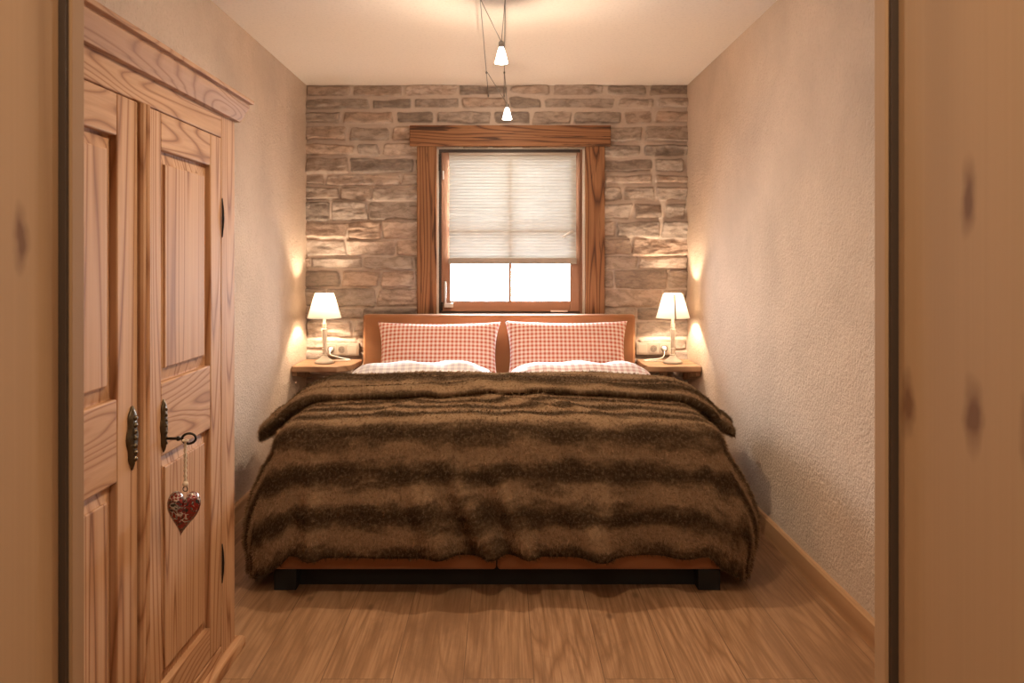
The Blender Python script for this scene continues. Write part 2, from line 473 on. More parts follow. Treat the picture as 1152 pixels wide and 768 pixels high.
def glass_mat(name='window_glass'):
    m, nt, b, out = new_mat(name)
    nt.nodes.remove(b)
    t = N(nt, 'ShaderNodeBsdfTransparent'); g = N(nt, 'ShaderNodeBsdfGlossy'); mx = N(nt, 'ShaderNodeMixShader')
    lw = N(nt, 'ShaderNodeLayerWeight'); lw.inputs[0].default_value = .12
    g.inputs['Roughness'].default_value = .02
    nt.links.new(math_(nt, 'MULTIPLY', lw.outputs['Fresnel'], .6), mx.inputs[0])
    nt.links.new(t.outputs[0], mx.inputs[1]); nt.links.new(g.outputs[0], mx.inputs[2]); nt.links.new(mx.outputs[0], out.inputs[0])
    return m
M['glass'] = glass_mat()

# ------------------------------------------------------------------ room constants
XL, XR, YB, ZC = -1.282, 1.212, 5.10, 2.398
EYE = 1.256
F = 875.0
def at(px, py, y):
    return Vector(((px - 565) * y / F, y, EYE - (py - 292) * y / F))

def struct(name, bm, m, parent=None, **kw):
    o = obj(name, bm, m, parent, **kw)
    if parent is None: o['kind'] = 'structure'
    return o

# floor, ceiling, side walls, hall
YH = -1.5
bm = BM(); box(bm, -1.6, 1.6, YH, 5.5, -.08, 0); struct('floor', bm, M['floor'])
bm = BM(); box(bm, -1.6, 1.6, YH, 5.5, ZC, ZC + .1); struct('ceiling', bm, M['ceiling'])
bm = BM(); box(bm, XL - .15, XL, .94, 5.4, 0, ZC); struct('wall_left', bm, M['plaster'])
bm = BM(); box(bm, XR, XR + .15, .94, 5.4, 0, ZC); struct('wall_right', bm, M['plaster'])
DL, DR, DT = -.522, .466, 2.06      # door opening
bm = BM()
pts = [(-1.5, 0), (DL - .03, 0), (DL - .03, DT + .03), (DR + .03, DT + .03), (DR + .03, 0), (1.5, 0), (1.5, ZC), (-1.5, ZC)]
prism(bm, pts, 'y', .56, .94); struct('wall_front', bm, M['plaster'])
for nm, a in (('wall_hall_left', (-1.6, -1.45, YH, .56)), ('wall_hall_right', (1.45, 1.6, YH, .56)), ('wall_hall_back', (-1.6, 1.6, YH - .15, YH))):
    bm = BM(); box(bm, *a, 0, ZC); struct(nm, bm, M['plaster'])

# ---- stone wall behind the bed (one mesh, every stone raised from the mortar)
WX0, WX1, WZ0, WZ1 = -.435, .538, .895, 1.985      # window opening
def stone_wall():
    rs = np.random.RandomState(11)
    res = .0062
    xs = np.arange(XL, XR + res, res); zs = np.arange(0, ZC + res, res)
    X, Z = np.meshgrid(xs, zs, indexing='ij')
    # course lines
    zb = [ZC + .012]
    while zb[-1] > -.05: zb.append(zb[-1] - rs.uniform(.080, .128))
    zb = np.array(zb)
    nrow = len(zb) - 1
    lines = [zb[k] + .030 * fbm(X * 2.3 + k * 7.3, X * 0 + k * 3.1, 5, 3) + .010 * fbm(X * 11, X * 0 + k, 9, 2) for k in range(nrow + 1)]
    H = np.zeros_like(X); hue = np.zeros_like(X); val = np.ones_like(X); mort = np.ones_like(X)
    for k in range(nrow):
        top, bot = lines[k], lines[k + 1]
        inside = (Z <= top) & (Z > bot)
        if not inside.any(): continue
        x = XL - rs.uniform(0, .2); joints = [x]
        while joints[-1] < XR + .1: joints.append(joints[-1] + rs.choice([rs.uniform(.15, .24), rs.uniform(.24, .36), rs.uniform(.36, .52)], p=[.28, .44, .28]))
        for a, b_ in zip(joints, joints[1:]):
            if b_ < XL or a > XR: continue
            sl0, sl1 = rs.uniform(-.25, .25, 2)
            zc = .5 * (top + bot)
            a_ = a + sl0 * (Z - zc) + .010 * fbm(Z * 14 + a * 9, Z * 0 + k, 3, 2)
            c_ = b_ + sl1 * (Z - zc) + .010 * fbm(Z * 14 + b_ * 9, Z * 0 + k, 3, 2)
            sel = inside & (X >= a_) & (X < c_)
            if not sel.any(): continue
            gap = rs.uniform(.001, .006) + (.0075 * (zb[k] > 2.0) if a < -.6 else .008 * (zb[k] > 1.55))
            d1 = np.minimum(top - Z, Z - bot) - gap + .012 * fbm(X * 9, Z * 9, 21, 3)
            d2 = np.minimum(X - a_, c_ - X) - gap + .012 * fbm(X * 9, Z * 9, 31, 3)
            r = rs.uniform(.010, .022)
            q1 = np.clip(r - d1, 0, None); q2 = np.clip(r - d2, 0, None)
            d = r - np.sqrt(q1 * q1 + q2 * q2)
            d = np.where((d1 > r) & (d2 > r), np.minimum(d1, d2), d)
            lift = rs.uniform(.008, .030)
            tilt = rs.uniform(-.35, .35) * (Z - zc) + rs.uniform(-.03, .03) * (X - .5 * (a_ + c_))
            rough = rs.uniform(.014, .036)
            split = fbm(X * 6 + k * 5, Z * 26 + a * 3, 41 + k, 4, .6)
            face = lift + tilt + rough * (split + .6 * np.abs(fbm(X * 18, Z * 30, 51, 3)))
            hgt = sstep(-.001, .010, d) * np.clip(face, .002, .05)
            H = np.where(sel, hgt, H)
            hv = rs.beta(2, 2); vv = rs.choice([rs.uniform(0, .35), rs.uniform(.5, 1)], p=[.22, .78])
            hue = np.where(sel, np.clip(hv + .25 * fbm(X * 7, Z * 12, 61, 2), 0, 1), hue); val = np.where(sel, vv, val)
            mort = np.where(sel, 1 - sstep(-.001, .005, d), mort)
    H = H + .004 * fbm(X * 30, Z * 30, 71, 3)
    V = np.stack([X.ravel(), (YB - H).ravel(), Z.ravel()], 1)
    xm = xs[:-1] + res / 2; zm = zs[:-1] + res / 2
    XM, ZM = np.meshgrid(xm, zm, indexing='ij')
    keep = ~((XM > WX0) & (XM < WX1) & (ZM > WZ0) & (ZM < WZ1))
    o = mesh_grid('wall_back', V, len(xs), len(zs), M['stone'], keep=keep)
    ca = o.data.color_attributes.new('stone_tone', 'FLOAT_COLOR', 'POINT')
    ca.data.foreach_set('color', np.stack([hue.ravel(), val.ravel(), mort.ravel(), np.ones(X.size)], 1).astype(np.float32).ravel())
    o['kind'] = 'structure'
    return o
stone_wall()
# masonry mass behind the facing, with the window reveal
bm = BM()
box(bm, -1.45, WX0, YB + .005, 5.42, 0, ZC); box(bm, WX1, 1.4, YB + .005, 5.42, 0, ZC)
box(bm, WX0, WX1, YB + .005, 5.42, 0, WZ0); box(bm, WX0, WX1, YB + .005, 5.42, WZ1, ZC)
struct('wall_outer', bm, M['plaster'])

# skirting boards
bm = BM(); prism(bm, [(XR - .018, 0), (XR, 0), (XR, .088), (XR - .012, .088), (XR - .018, .080)], 'y', .95, YB - .05); struct('baseboard_right', bm, M['skirting'])
bm = BM(); prism(bm, [(XL + .018, 0), (XL, 0), (XL, .088), (XL + .012, .088), (XL + .018, .080)], 'y', 2.60, YB - .05); struct('baseboard_left', bm, M['skirting'])

# ---- door lining around the camera's doorway
door = empty('door_1', (0, .75, 0)); door['kind'] = 'structure'
def dchild(name, bm, m, **kw):
    o = obj(name, bm, m, door, **kw); o.location = (0, -.75, 0); return o
for s, xr in ((-1, DL), (1, DR)):
    bm = BM(); box(bm, *sorted((xr, xr + s * .03)), .545, .917, 0, DT + .03); dchild('jamb', bm, M['spruce'], bevel=.003)
    bm = BM(); box(bm, *sorted((xr - s * .0105, xr + s * .03)), .924, .953, 0, DT + .03); dchild('door_stop', bm, M['spruce'], bevel=.002)
    bm = BM(); box(bm, *sorted((xr - s * .007, xr + s * .025)), .917, .924, 0, DT); dchild('seal_strip', bm, M['seal'])
bm = BM(); box(bm, DL - .03, DR + .03, .545, .953, DT, DT + .03); dchild('head_jamb', bm, M['spruce'])

# ---- window
win = empty('window_1', (0.05, YB, .9)); win['kind'] = 'structure'
def wchild(name, bm, m, parent=None, **kw):
    o = obj(name, bm, m, parent or win, **kw)
    if parent is None: o.location = (-.05, -YB, -.9)
    return o
S = F / 5.055
def wx(px, y=5.055): return (px - 565) * y / F
def wz(py, y=5.055): return EYE - (py - 292) * y / F
yc = 5.055
bm = BM(); box(bm, wx(461), wx(687), yc - .012, 5.16, wz(164.5), wz(141)); wchild('casing_header', bm, M['old_x'], bevel=.004)
bm = BM(); box(bm, wx(469), wx(491), yc, 5.16, .62, wz(164.5)); wchild('casing_post', bm, M['old_z'], bevel=.004)
bm = BM(); box(bm, wx(658.5), wx(680.5), yc, 5.16, .62, wz(164.5)); wchild('casing_post', bm, M['old_z'], bevel=.004)
# white-edged lining just inside the casing
yl = 5.085
bm = BM()
a0, a1, b0, b1 = wx(490.5), wx(659), wz(353, yl), wz(164, yl)
box(bm, a0, wx(493.5, yl), yl, 5.30, b0, b1); box(bm, wx(655.5, yl), a1, yl, 5.30, b0, b1); box(bm, a0, a1, yl, 5.30, wz(167.6, yl), b1)
box(bm, a0, a1, 5.06, 5.30, wz(354.5, yl), b0)
wchild('reveal_lining', bm, M['white_edge'])
# fixed frame
yf = 5.105
bm = BM()
fx0, fx1, fz0, fz1 = wx(493.2, yf), wx(655.8, yf), wz(352.6, yf), wz(167.3, yf)
ix0, ix1, iz0, iz1 = wx(497.5, yf), wx(651.5, yf), wz(349.3, yf), wz(172, yf)
box(bm, fx0, ix0, yf, 5.20, fz0, fz1, 0); box(bm, ix1, fx1, yf, 5.20, fz0, fz1, 0)
box(bm, ix0, ix1, yf, 5.20, fz0, iz0, 1); box(bm, ix0, ix1, yf, 5.20, iz1, fz1, 1)
wchild('window_frame', bm, [M['sash_z'], M['sash_x']], bevel=.002)
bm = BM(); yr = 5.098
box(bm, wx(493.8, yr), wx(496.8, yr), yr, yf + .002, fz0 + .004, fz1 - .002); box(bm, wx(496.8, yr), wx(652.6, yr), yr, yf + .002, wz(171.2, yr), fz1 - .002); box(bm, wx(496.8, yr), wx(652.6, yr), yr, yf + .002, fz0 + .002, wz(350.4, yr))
wchild('gap_shadow_strip', bm, M['shadow_gap'])  # dark strips painting in the shadow gap round the sash
# sash
ys = 5.092
bm = BM()
sx0, sx1, sz0, sz1 = wx(496.6, ys), wx(652.4, ys), wz(350, ys), wz(171.5, ys)
gx0, gx1, gz0, gz1 = wx(507, ys), wx(641, ys), wz(338.5, ys), wz(182, ys)
box(bm, sx0, gx0, ys, 5.16, sz0, sz1, 0); box(bm, gx1, sx1, ys, 5.16, sz0, sz1, 0)
box(bm, gx0, gx1, ys, 5.16, sz0, gz0, 1); box(bm, gx0, gx1, ys, 5.16, gz1, sz1, 1)
sash = wchild('sash', bm, [M['sash_z'], M['sash_x']], bevel=.003)
bm = BM()
box(bm, wx(572, 5.11), wx(575.4, 5.11), 5.082, 5.15, gz0, gz1, 0); box(bm, gx0, gx1, 5.083, 5.148, wz(262), wz(258), 1)
wchild('glazing_bar', bm, [M['sash_z'], M['sash_x']], sash)
bm = BM(); box(bm, gx0, gx1, 5.127, 5.131, gz0, gz1); wchild('glass_pane', bm, M['glass'], sash)
# handle (tilt-and-turn) on the sash's lock side
bm = BM()
hp = at(643.5, 261, ys)
box(bm, hp.x - .012, hp.x + .012, ys - .012, ys, hp.z - .032, hp.z + .032)
tube(bm, [(hp.x, ys - .008, hp.z), (hp.x, ys - .05, hp.z)], .008, 12)
tube(bm, smooth_path([(hp.x, ys - .048, hp.z), (hp.x - .03, ys - .053, hp.z - .012), (hp.x - .065, ys - .05, hp.z - .036)], 5), .0085, 10)
wchild('handle', bm, M['silver'], sash, smooth=True)
bm = BM()   # hinge, top and bottom
p = at(499.8, 197, 5.09); box(bm, p.x - .010, p.x - .002, 5.075, ys, p.z - .028, p.z + .028)
q = at(495, 182, 5.09); box(bm, q.x - .008, q.x + .006, 5.08, ys, q.z - .06, q.z + .05, 1)
wchild('hinge', bm, [M['silver'], M['iron']], sash, bevel=.002)
bm = BM()
p = at(500.5, 343, 5.085)
box(bm, p.x - .004, p.x + .010, 5.072, ys, p.z - .015, p.z + .155); box(bm, p.x - .004, p.x + .055, 5.070, ys, p.z - .015, p.z + .012)
tube(bm, [(p.x - .02, 5.08, p.z - .035), (p.x - .02, 5.08, p.z + .02)], .008, 10, 1)
wchild('hinge', bm, [M['silver'], M['iron']], sash, bevel=.002)
bm = BM(); p = at(629, 350, 5.085); box(bm, p.x - .055, p.x + .055, 5.078, ys, p.z - .004, p.z + .006); wchild('latch', bm, M['silver'], sash)

# ---- pleated blind hung on the sash
bx0, bx1 = wx(505, 5.07), wx(648.5, 5.07)
bt, bb = wz(172.5, 5.07), wz(290.5, 5.07)
blind = empty('pleated_blind', ((bx0 + bx1) / 2, 5.07, bb - .04))
tag(blind, 'cream pleated blind drawn two thirds down over the window', 'blind')
def lchild(name, bm, m, p, **kw):
    o = obj(name, bm, m, p, **kw); o.location = -Vector(p.location); return o
npl = 34
nv = npl * 2 + 1; nu = 40
zz = np.linspace(bt - .012, bb, nv)
V = np.zeros((nu, nv, 3))
for i, x in enumerate(np.linspace(bx0 + .002, bx1 - .002, nu)):
    V[i, :, 0] = x; V[i, :, 2] = zz + .0015 * fbm(x * 9 + zz * 0, zz * 8, 3, 2)
    V[i, :, 1] = 5.070 + .004 * (np.arange(nv) % 2) + .003 * fbm(x * 6 + zz * 0, zz * 15, 5, 2)
o = mesh_grid('pleated_fabric', V.reshape(-1, 3), nu, nv, M['blind'], blind, smooth=False); o.location = -Vector(blind.location)
bm = BM(); box(bm, bx0, bx1, 5.06, 5.088, bt - .014, bt + .004); lchild('head_rail', bm, M['plate'], blind, bevel=.002)
bm = BM(); box(bm, bx0 - .001, bx1 + .001, 5.058, 5.088, bb - .038, bb + .002); lchild('bottom_rail', bm, M['plate'], blind, bevel=.004)

# ------------------------------------------------------------------ wardrobe
XF, WN, WF = -.865, 1.265, 2.515
HW = 1.717
ward = empty('wardrobe', (-1.07, 1.89, 0))
tag(ward, 'old stripped pine wardrobe with two panelled doors and a moulded cornice by the left wall', 'wardrobe')
def wd(name, bm, m, **kw): return lchild(name, bm, m, ward, **kw)
XBK = XL + .004
bm = BM()
t = .025
box(bm, XBK, XF - .022, WF - t, WF, .03, HW, 0)              # far side
box(bm, XBK, XF - .022, WN, WN + t, .03, HW, 0)              # near side
box(bm, XBK, XBK + .012, WN + t, WF - t, .03, HW, 0)         # back
box(bm, XBK, XF - .022, WN + t, WF - t, .03, .055, 1); box(bm, XBK, XF - .022, WN + t, WF - t, HW - .02, HW, 1)
box(bm, XF - .026, XF, 2.396, WF, .03, HW, 0); box(bm, XF - .026, XF, WN, 1.374, .03, HW, 0)    # front posts
box(bm, XF - .026, XF, 1.374, 2.396, 1.632, HW, 1); box(bm, XF - .026, XF, 1.374, 2.396, .03, .066, 1)  # frieze and bottom rail
wd('carcass', bm, [M['pine_z'], M['pine_y']], bevel=.003)
def sweep(name, prof, mat, xf, yn, yf, xb):
    """moulding with mitred corners: prof = [(offset, z)] ..."""
    bm = BM()
    rows = []
    for o_, z in prof:
        rows.append([bm.verts.new(p) for p in ((xb, yn - o_, z), (xf + o_, yn - o_, z), (xf + o_, yf + o_, z), (xb, yf + o_, z))])
    for A, B in zip(rows, rows[1:]):
        for i in range(3): bm.faces.new((A[i], A[i + 1], B[i + 1], B[i]))
        bm.faces.new((A[3], A[0], B[0], B[3]))
    bm.faces.new(rows[0]); bm.faces.new(rows[-1])
    return wd(name, bm, mat, bevel=.0012)
sweep('cornice', [(.0, 1.700), (.014, 1.702), (.017, 1.712), (.021, 1.716), (.024, 1.730), (.032, 1.742), (.036, 1.752), (.037, 1.758), (.0345, 1.760), (.0345, 1.763), (.047, 1.765), (.048, 1.776), (.044, 1.778)], M['pine_y'], XF + .001, WN, WF, XBK)
sweep('plinth', [(.0, .0), (.026, .0), (.026, .024), (.018, .034), (.0, .036)], M['pine_y'], XF + .001, WN, WF, XBK)
def panel(bm, y0, y1, z0, z1, xf):
    """raised and fielded panel"""
    def rect(i, x): return [bm.verts.new((x, a, b)) for a, b in ((y0 + i, z0 + i), (y1 - i, z0 + i), (y1 - i, z1 - i), (y0 + i, z1 - i))]
    R = [rect(-.006, xf - .024), rect(-.006, xf - .017), rect(.004, xf - .017), rect(.034, xf - .0105), rect(.034, xf - .006), rect(.037, xf - .005)]
    bm.faces.new(R[0])
    for A, B in zip(R, R[1:]):
        for i in range(4): bm.faces.new((A[i], A[(i + 1) % 4], B[(i + 1) % 4], B[i]))
    bm.faces.new(R[-1])
def escutcheon(bm, yc_, z0, z1, w, xf):
    n = 36; pts = []
    zc_ = (z0 + z1) / 2; h = (z1 - z0) / 2
    for i in range(n):
        a = 2 * PI * i / n
        s, c = math.sin(a), math.cos(a)
        wv = w / 2 * (1 - .35 * abs(s) ** 3 + .16 * math.cos(8 * a)) * (1 - .45 * max(0, -s) ** 2)
        pts.append((yc_ + wv * c * (abs(c) ** -.25 if abs(c) > .05 else 1), zc_ + h * s))
    A = [bm.verts.new((xf, *p)) for p in pts]
    B = [bm.verts.new((xf + .003, *p)) for p in pts]
    C = [bm.verts.new((xf + .008, yc_ + (p[0] - yc_) * .62, zc_ + (p[1] - zc_) * .8)) for p in pts]
    for P, Q in ((A, B), (B, C)):
        for i in range(n): bm.faces.new((P[i], P[(i + 1) % n], Q[(i + 1) % n], Q[i]))
    bm.faces.new(A); bm.faces.new(C)
    for dz in (.62, .40, .2, 0, -.25, -.45, -.65):
        bmesh.ops.create_icosphere(bm, subdivisions=2, radius=w * .13, matrix=Matrix.Translation((xf + .008, yc_, zc_ + h * dz)))
def wdoor(y0, y1, s0, s1, esc, hinge_y, lab):
    """s0, s1: stile widths"""
    z0, z1 = .070, 1.630
    bm = BM()
    box(bm, XF - .024, XF, y0, y0 + s0, z0, z1, 0); box(bm, XF - .024, XF, y1 - s1, y1, z0, z1, 0)
    for a, b in ((z0, .165), (.755, .943), (1.535, z1)): box(bm, XF - .024, XF - .0006, y0 + s0, y1 - s1, a, b, 1)
    d = wd('door', bm, [M['pine_z'], M['pine_y']], bevel=.004, seg=3)
    d['label'] = lab
    for a, b in ((.165, .755), (.943, 1.535)):
        bm = BM(); panel(bm, y0 + s0, y1 - s1, a, b, XF); obj('panel', bm, M['pine_panel'], d)
    bm = BM(); escutcheon(bm, *esc, XF); e = obj('keyhole_plate', bm, M['brass'], d, smooth=True); e['label'] = 'ornate dark brass keyhole plate'
    for zc_ in (1.385, .32):
        bm = BM(); tube(bm, smooth_path([(XF + .002, hinge_y, zc_ - .06), (XF + .005, hinge_y, zc_), (XF + .002, hinge_y, zc_ + .06)], 4), [.0015, .002, .003, .0035, .004, .0035, .003, .002, .0015], 8)
        h = obj('hinge', bm, M['iron'], d, smooth=True)
    return d
wdoor(1.378, 1.846, .09, .098, (1.815, .765, .915, .05), 1.380, 'wardrobe door nearer the doorway')
d2 = wdoor(1.899, 2.393, .075, .085, (1.984, .765, .900, .032), 2.398, 'wardrobe door with the key in it')
bm = BM()   # reeded closing strip between the doors
prof = [(XF - .024, 1.850), (XF + .004, 1.850), (XF + .010, 1.854), (XF + .012, 1.862), (XF + .009, 1.869), (XF + .006, 1.871), (XF + .010, 1.874), (XF + .013, 1.882), (XF + .010, 1.890), (XF + .003, 1.897), (XF - .024, 1.897)]
prism(bm, prof, 'z', .070, 1.630)
wd('closing_strip', bm, M['pine_z'])

# key and heart ornament
key = empty('key', (XF + .006, 1.984, .80))
tag(key, 'dark iron key sticking out of the wardrobe lock', 'key')
bm = BM(); L = .062
tube(bm, [(0, 0, 0), (L - .018, 0, 0)], .0036, 10); tube(bm, [(.030, 0, 0), (.036, 0, 0)], .006, 12)
obj('shank', bm, M['iron'], key, smooth=True)
bm = BM(); tube(bm, [(L + .016 * math.cos(a) - .002, .004 * math.cos(a), .013 * math.sin(a)) for a in [2 * PI * i / 20 for i in range(20)]], .0032, 8, closed=True)
obj('bow', bm, M['iron'], key, smooth=True)

hc = Vector((-.806, 1.978, 0))
hz_top = .668
heart = empty('heart_ornament', (hc.x, hc.y, .548))
tag(heart, 'red and silver painted metal heart hanging on twine from the wardrobe key', 'heart ornament')
def heart_mat():
    m, nt, b, out = new_mat('painted_metal_heart')
    vec = objcoord(nt)
    n = noise(nt, vec, 38, 3, .6, 1.6)
    c = ramp(nt, n, [(.40, (.012, .012, .010)), (.45, (.16, .010, .006)), (.52, (.24, .014, .008)), (.55, (.012, .012, .010)), (.60, (.45, .41, .34)), (.64, (.02, .02, .018))], 'LINEAR')
    w = N(nt, 'ShaderNodeTexVoronoi'); w.feature = 'DISTANCE_TO_EDGE'; w.inputs['Scale'].default_value = 95; nt.links.new(vec, w.inputs['Vector'])
    e = ramp(nt, w.outputs[0], [(.03, 1.0), (.09, 0.0)])
    g = ramp(nt, noise(nt, vec, 30, 2), [(.48, 0.0), (.56, 1.0)])
    c = mix(nt, math_(nt, 'MULTIPLY', math_(nt, 'MULTIPLY', e, g), .85), c, (.62, .56, .46))
    nt.links.new(c, b.inputs['Base Color']); b.inputs['Roughness'].default_value = .25; b.inputs['Metallic'].default_value = .2
    b.inputs['Coat Weight'].default_value = .6
    bump(nt, b, math_(nt, 'ADD', e, n), .3, .002)
    return m
M['heart'] = heart_mat()
bm = BM()
n, rings = 44, 9
def hpt(a):
    x = 16 * math.sin(a) ** 3; y = 13 * math.cos(a) - 5 * math.cos(2 * a) - 2 * math.cos(3 * a) - math.cos(4 * a)
    return x / 16 * .040, (y - 12) / 29 * .117
for side in (1, -1):
    prev = None
    for r in range(rings):
        s = r / (rings - 1)
        th = .021 * math.sqrt(max(0, 1 - s ** 2.2))
        ring = []
        for i in range(n):
            x, z = hpt(2 * PI * i / n)
            ring.append(bm.verts.new((x * s, -side * th, -.043 + (z + .043) * s)) if r else None)
        if r == 0: prev = [bm.verts.new((0, -side * th, -.043))] * n
        else:
            for i in range(n):
                j = (i + 1) % n
                vs = [prev[i], prev[j], ring[j], ring[i]]
                vs = [v for k, v in enumerate(vs) if v not in vs[:k]]
                bm.faces.new(vs)
            prev = ring
bmesh.ops.remove_doubles(bm, verts=bm.verts, dist=1e-5)
o = obj('heart_body', bm, M['heart'], heart, smooth=True); o.location = (0, 0, hz_top - .548); o.rotation_euler = (0, .10, math.radians(14))
bm = BM(); tube(bm, [(.006 * math.cos(a), 0, .010 + hz_top - .548 + .006 * math.sin(a) - .005) for a in [2 * PI * i / 14 for i in range(14)]], .0012, 6, closed=True)
obj('hanging_ring', bm, M['iron'], heart, smooth=True)
bm = BM()
zt, zb_ = .800 - .548 - .004, hz_top + .012 - .548
for ph in (0, PI):
    tube(bm, [(.0025 * math.cos(ph + k * 1.1), .0025 * math.sin(ph + k * 1.1), zb_ + (zt - zb_) * k / 26) for k in range(27)], .0022, 6)
bmesh.ops.create_icosphere(bm, subdivisions=2, radius=.0075, matrix=Matrix.Translation((0, 0, zb_ + .006)))
tube(bm, [(.007 * math.cos(a) * .9, .006 * math.sin(a), zt) for a in [2 * PI * i / 12 for i in range(12)]], .0028, 6, closed=True)
obj('twine', bm, M['string'], heart, smooth=True)

# ------------------------------------------------------------------ bed
HX0, HX1 = -.883, .844
bed = empty('double_bed', (-.02, 3.95, 0))
tag(bed, 'double bed upholstered in tan suede with a low padded headboard under the window', 'bed')
def bd(name, bm, m, **kw): return lchild(name, bm, m, bed, **kw)
bm = BM(); box(bm, HX0, HX1, 4.925, 5.030, .10, .907); bd('headboard', bm, M['suede'], bevel=.018, seg=4)
bm = BM(); box(bm, HX0 + .004, -.023, 2.95, 3.00, .079, .30); bd('foot_panel', bm, M['suede'], bevel=.012, seg=3)
bm = BM(); box(bm, -.019, HX1 - .004, 2.95, 3.00, .079, .30); bd('foot_panel', bm, M['suede'], bevel=.012, seg=3)
for a, b in ((HX0 + .004, HX0 + .05), (HX1 - .05, HX1 - .004)):
    bm = BM(); box(bm, a, b, 3.001, 4.924, .079, .30); bd('side_panel', bm, M['suede'], bevel=.012, seg=3)
bm = BM(); box(bm, HX0 + .051, HX1 - .051, 3.001, 4.92, .10, .24); bd('slatted_base', bm, M['black'])
bm = BM(); box(bm, HX0 + .10, HX1 - .10, 3.01, 4.85, .0, .10); bd('underbed_shade_block', bm, M['black'])  # added black block in place of the shade under the bed
for x in (-.868, HX1 - .10):
    for y in (2.955, 4.80):
        bm = BM(); box(bm, x, x + .085, y, y + .085, 0, .0795); bd('leg', bm, M['black'], bevel=.003)
bm = BM(); box(bm, HX0 + .055, HX1 - .055, 3.005, 4.915, .24, .46); bd('mattress', bm, M['mattress'], bevel=.04, seg=4)

# duvets
def duvet(name, x0, x1, y0, y1, mat, seed, lab):
    root = empty(name, ((x0 + x1) / 2, (y0 + y1) / 2, .462))
    tag(root, lab, 'duvet', 'checked duvets on the bed')
    nu, nv = 70, 90
    u = np.linspace(-1, 1, nu)[:, None] * np.ones((1, nv)); v = np.ones((nu, 1)) * np.linspace(-1, 1, nv)[None, :]
    h = np.clip(1 - np.abs(u) ** 5, 0, 1) ** .42 * np.clip(1 - np.abs(v) ** 9, 0, 1) ** .45
    hx, hy = (x1 - x0) / 2, (y1 - y0) / 2
    Y = v * hy; X = u * hx
    yw = Y + (y0 + y1) / 2
    hump = sstep(4.02, 4.28, yw)
    top = (.118 + .115 * hump) * h + hump * h * (.034 * fbm(X * 4 + seed, Y * 6, seed, 3) + .005 * np.sin(X * 24 + 12 * Y + seed))
    T = np.stack([X, Y, top + .002], -1).reshape(-1, 3)
    uv = np.stack([(X + .2 * fbm(X * 3, Y * 3, seed + 3, 2) * .3), Y * 1.0 + top * .7], -1).reshape(-1, 2)
    o = mesh_grid('quilt', T, nu, nv, mat, root, uv=uv)
    bmx = bmesh.new(); bmx.from_mesh(o.data)
    ed = [e for e in bmx.edges if e.is_boundary]
    ul = bmx.loops.layers.uv.active
    r = bmesh.ops.extrude_edge_only(bmx, edges=ed)
    for vv in [g for g in r['geom'] if isinstance(g, bmesh.types.BMVert)]:
        vv.co.z = 0.0; vv.co.x *= .97; vv.co.y *= .985
    bmesh.ops.holes_fill(bmx, edges=[e for e in bmx.edges if e.is_boundary], sides=0)
    bmx.to_mesh(o.data); bmx.free()
    for p in o.data.polygons: p.use_smooth = True
    return root
duvet('duvet', -.885, -.012, 3.10, 4.53, M['gingham_pale'], 3, 'white and mauve checked duvet under the pillow by the wardrobe wall')
duvet('duvet', -.002, .862, 3.10, 4.53, M['gingham_rose'], 8, 'white and rose checked duvet on the side of the bed by the bare plaster wall')

# pillows
def pillow(x, w, hgt, seed, rotz, lab, tilt=66):
    root = empty('pillow', (x, 4.70, .47))
    nu, nv = 60, 44
    u = np.linspace(-1, 1, nu)[:, None] * np.ones((1, nv)); v = np.ones((nu, 1)) * np.linspace(-1, 1, nv)[None, :]
    pin = 1 - .075 * (np.abs(v) ** 2) * 0
    X = u * w / 2 * (1 - .09 * (1 - v ** 2)); Yp = v * hgt / 2 * (1 - .085 * (1 - u ** 2))
    th = .085 * (np.clip(1 - u ** 4, 0, 1) * np.clip(1 - v ** 4, 0, 1)) ** .5
    wr = .012 * fbm(u * 3 + seed, v * 4, seed, 3) * np.clip(1 - u ** 8, 0, 1) * np.clip(1 - v ** 8, 0, 1)
    rows = []
    for sgn in (1, -1):
        rows.append(np.stack([X, Yp, sgn * (th + wr) + .0], -1))
    T = rows[0].reshape(-1, 3); B = rows[1].reshape(-1, 3)
    uv = np.stack([X, Yp], -1).reshape(-1, 2)
    o = mesh_grid('pillow_cover', T, nu, nv, M['gingham_red'], root, uv=uv)
    o2 = mesh_grid('tmp_back', B, nu, nv, M['gingham_red'], None, uv=uv)
    bmx = bmesh.new(); bmx.from_mesh(o.data); bmx.from_mesh(o2.data)
    bmesh.ops.remove_doubles(bmx, verts=bmx.verts, dist=1e-4)
    bmesh.ops.recalc_face_normals(bmx, faces=bmx.faces)
    bmx.to_mesh(o.data); bmx.free(); bpy.data.objects.remove(o2)
    for p in o.data.polygons: p.use_smooth = True
    root.rotation_euler = (0, 0, rotz)
    o.rotation_euler = (math.radians(tilt), 0, 0)
    o.location = (0, .010, .205)
    tag(root, lab, 'pillow', 'red gingham pillows')
    return root
pillow(-.387, .755, .43, 2, .01, 'red gingham pillow against the headboard on the wardrobe side')
pillow(.392, .755, .445, 6, -.015, 'red gingham pillow against the headboard by the bare plaster wall')

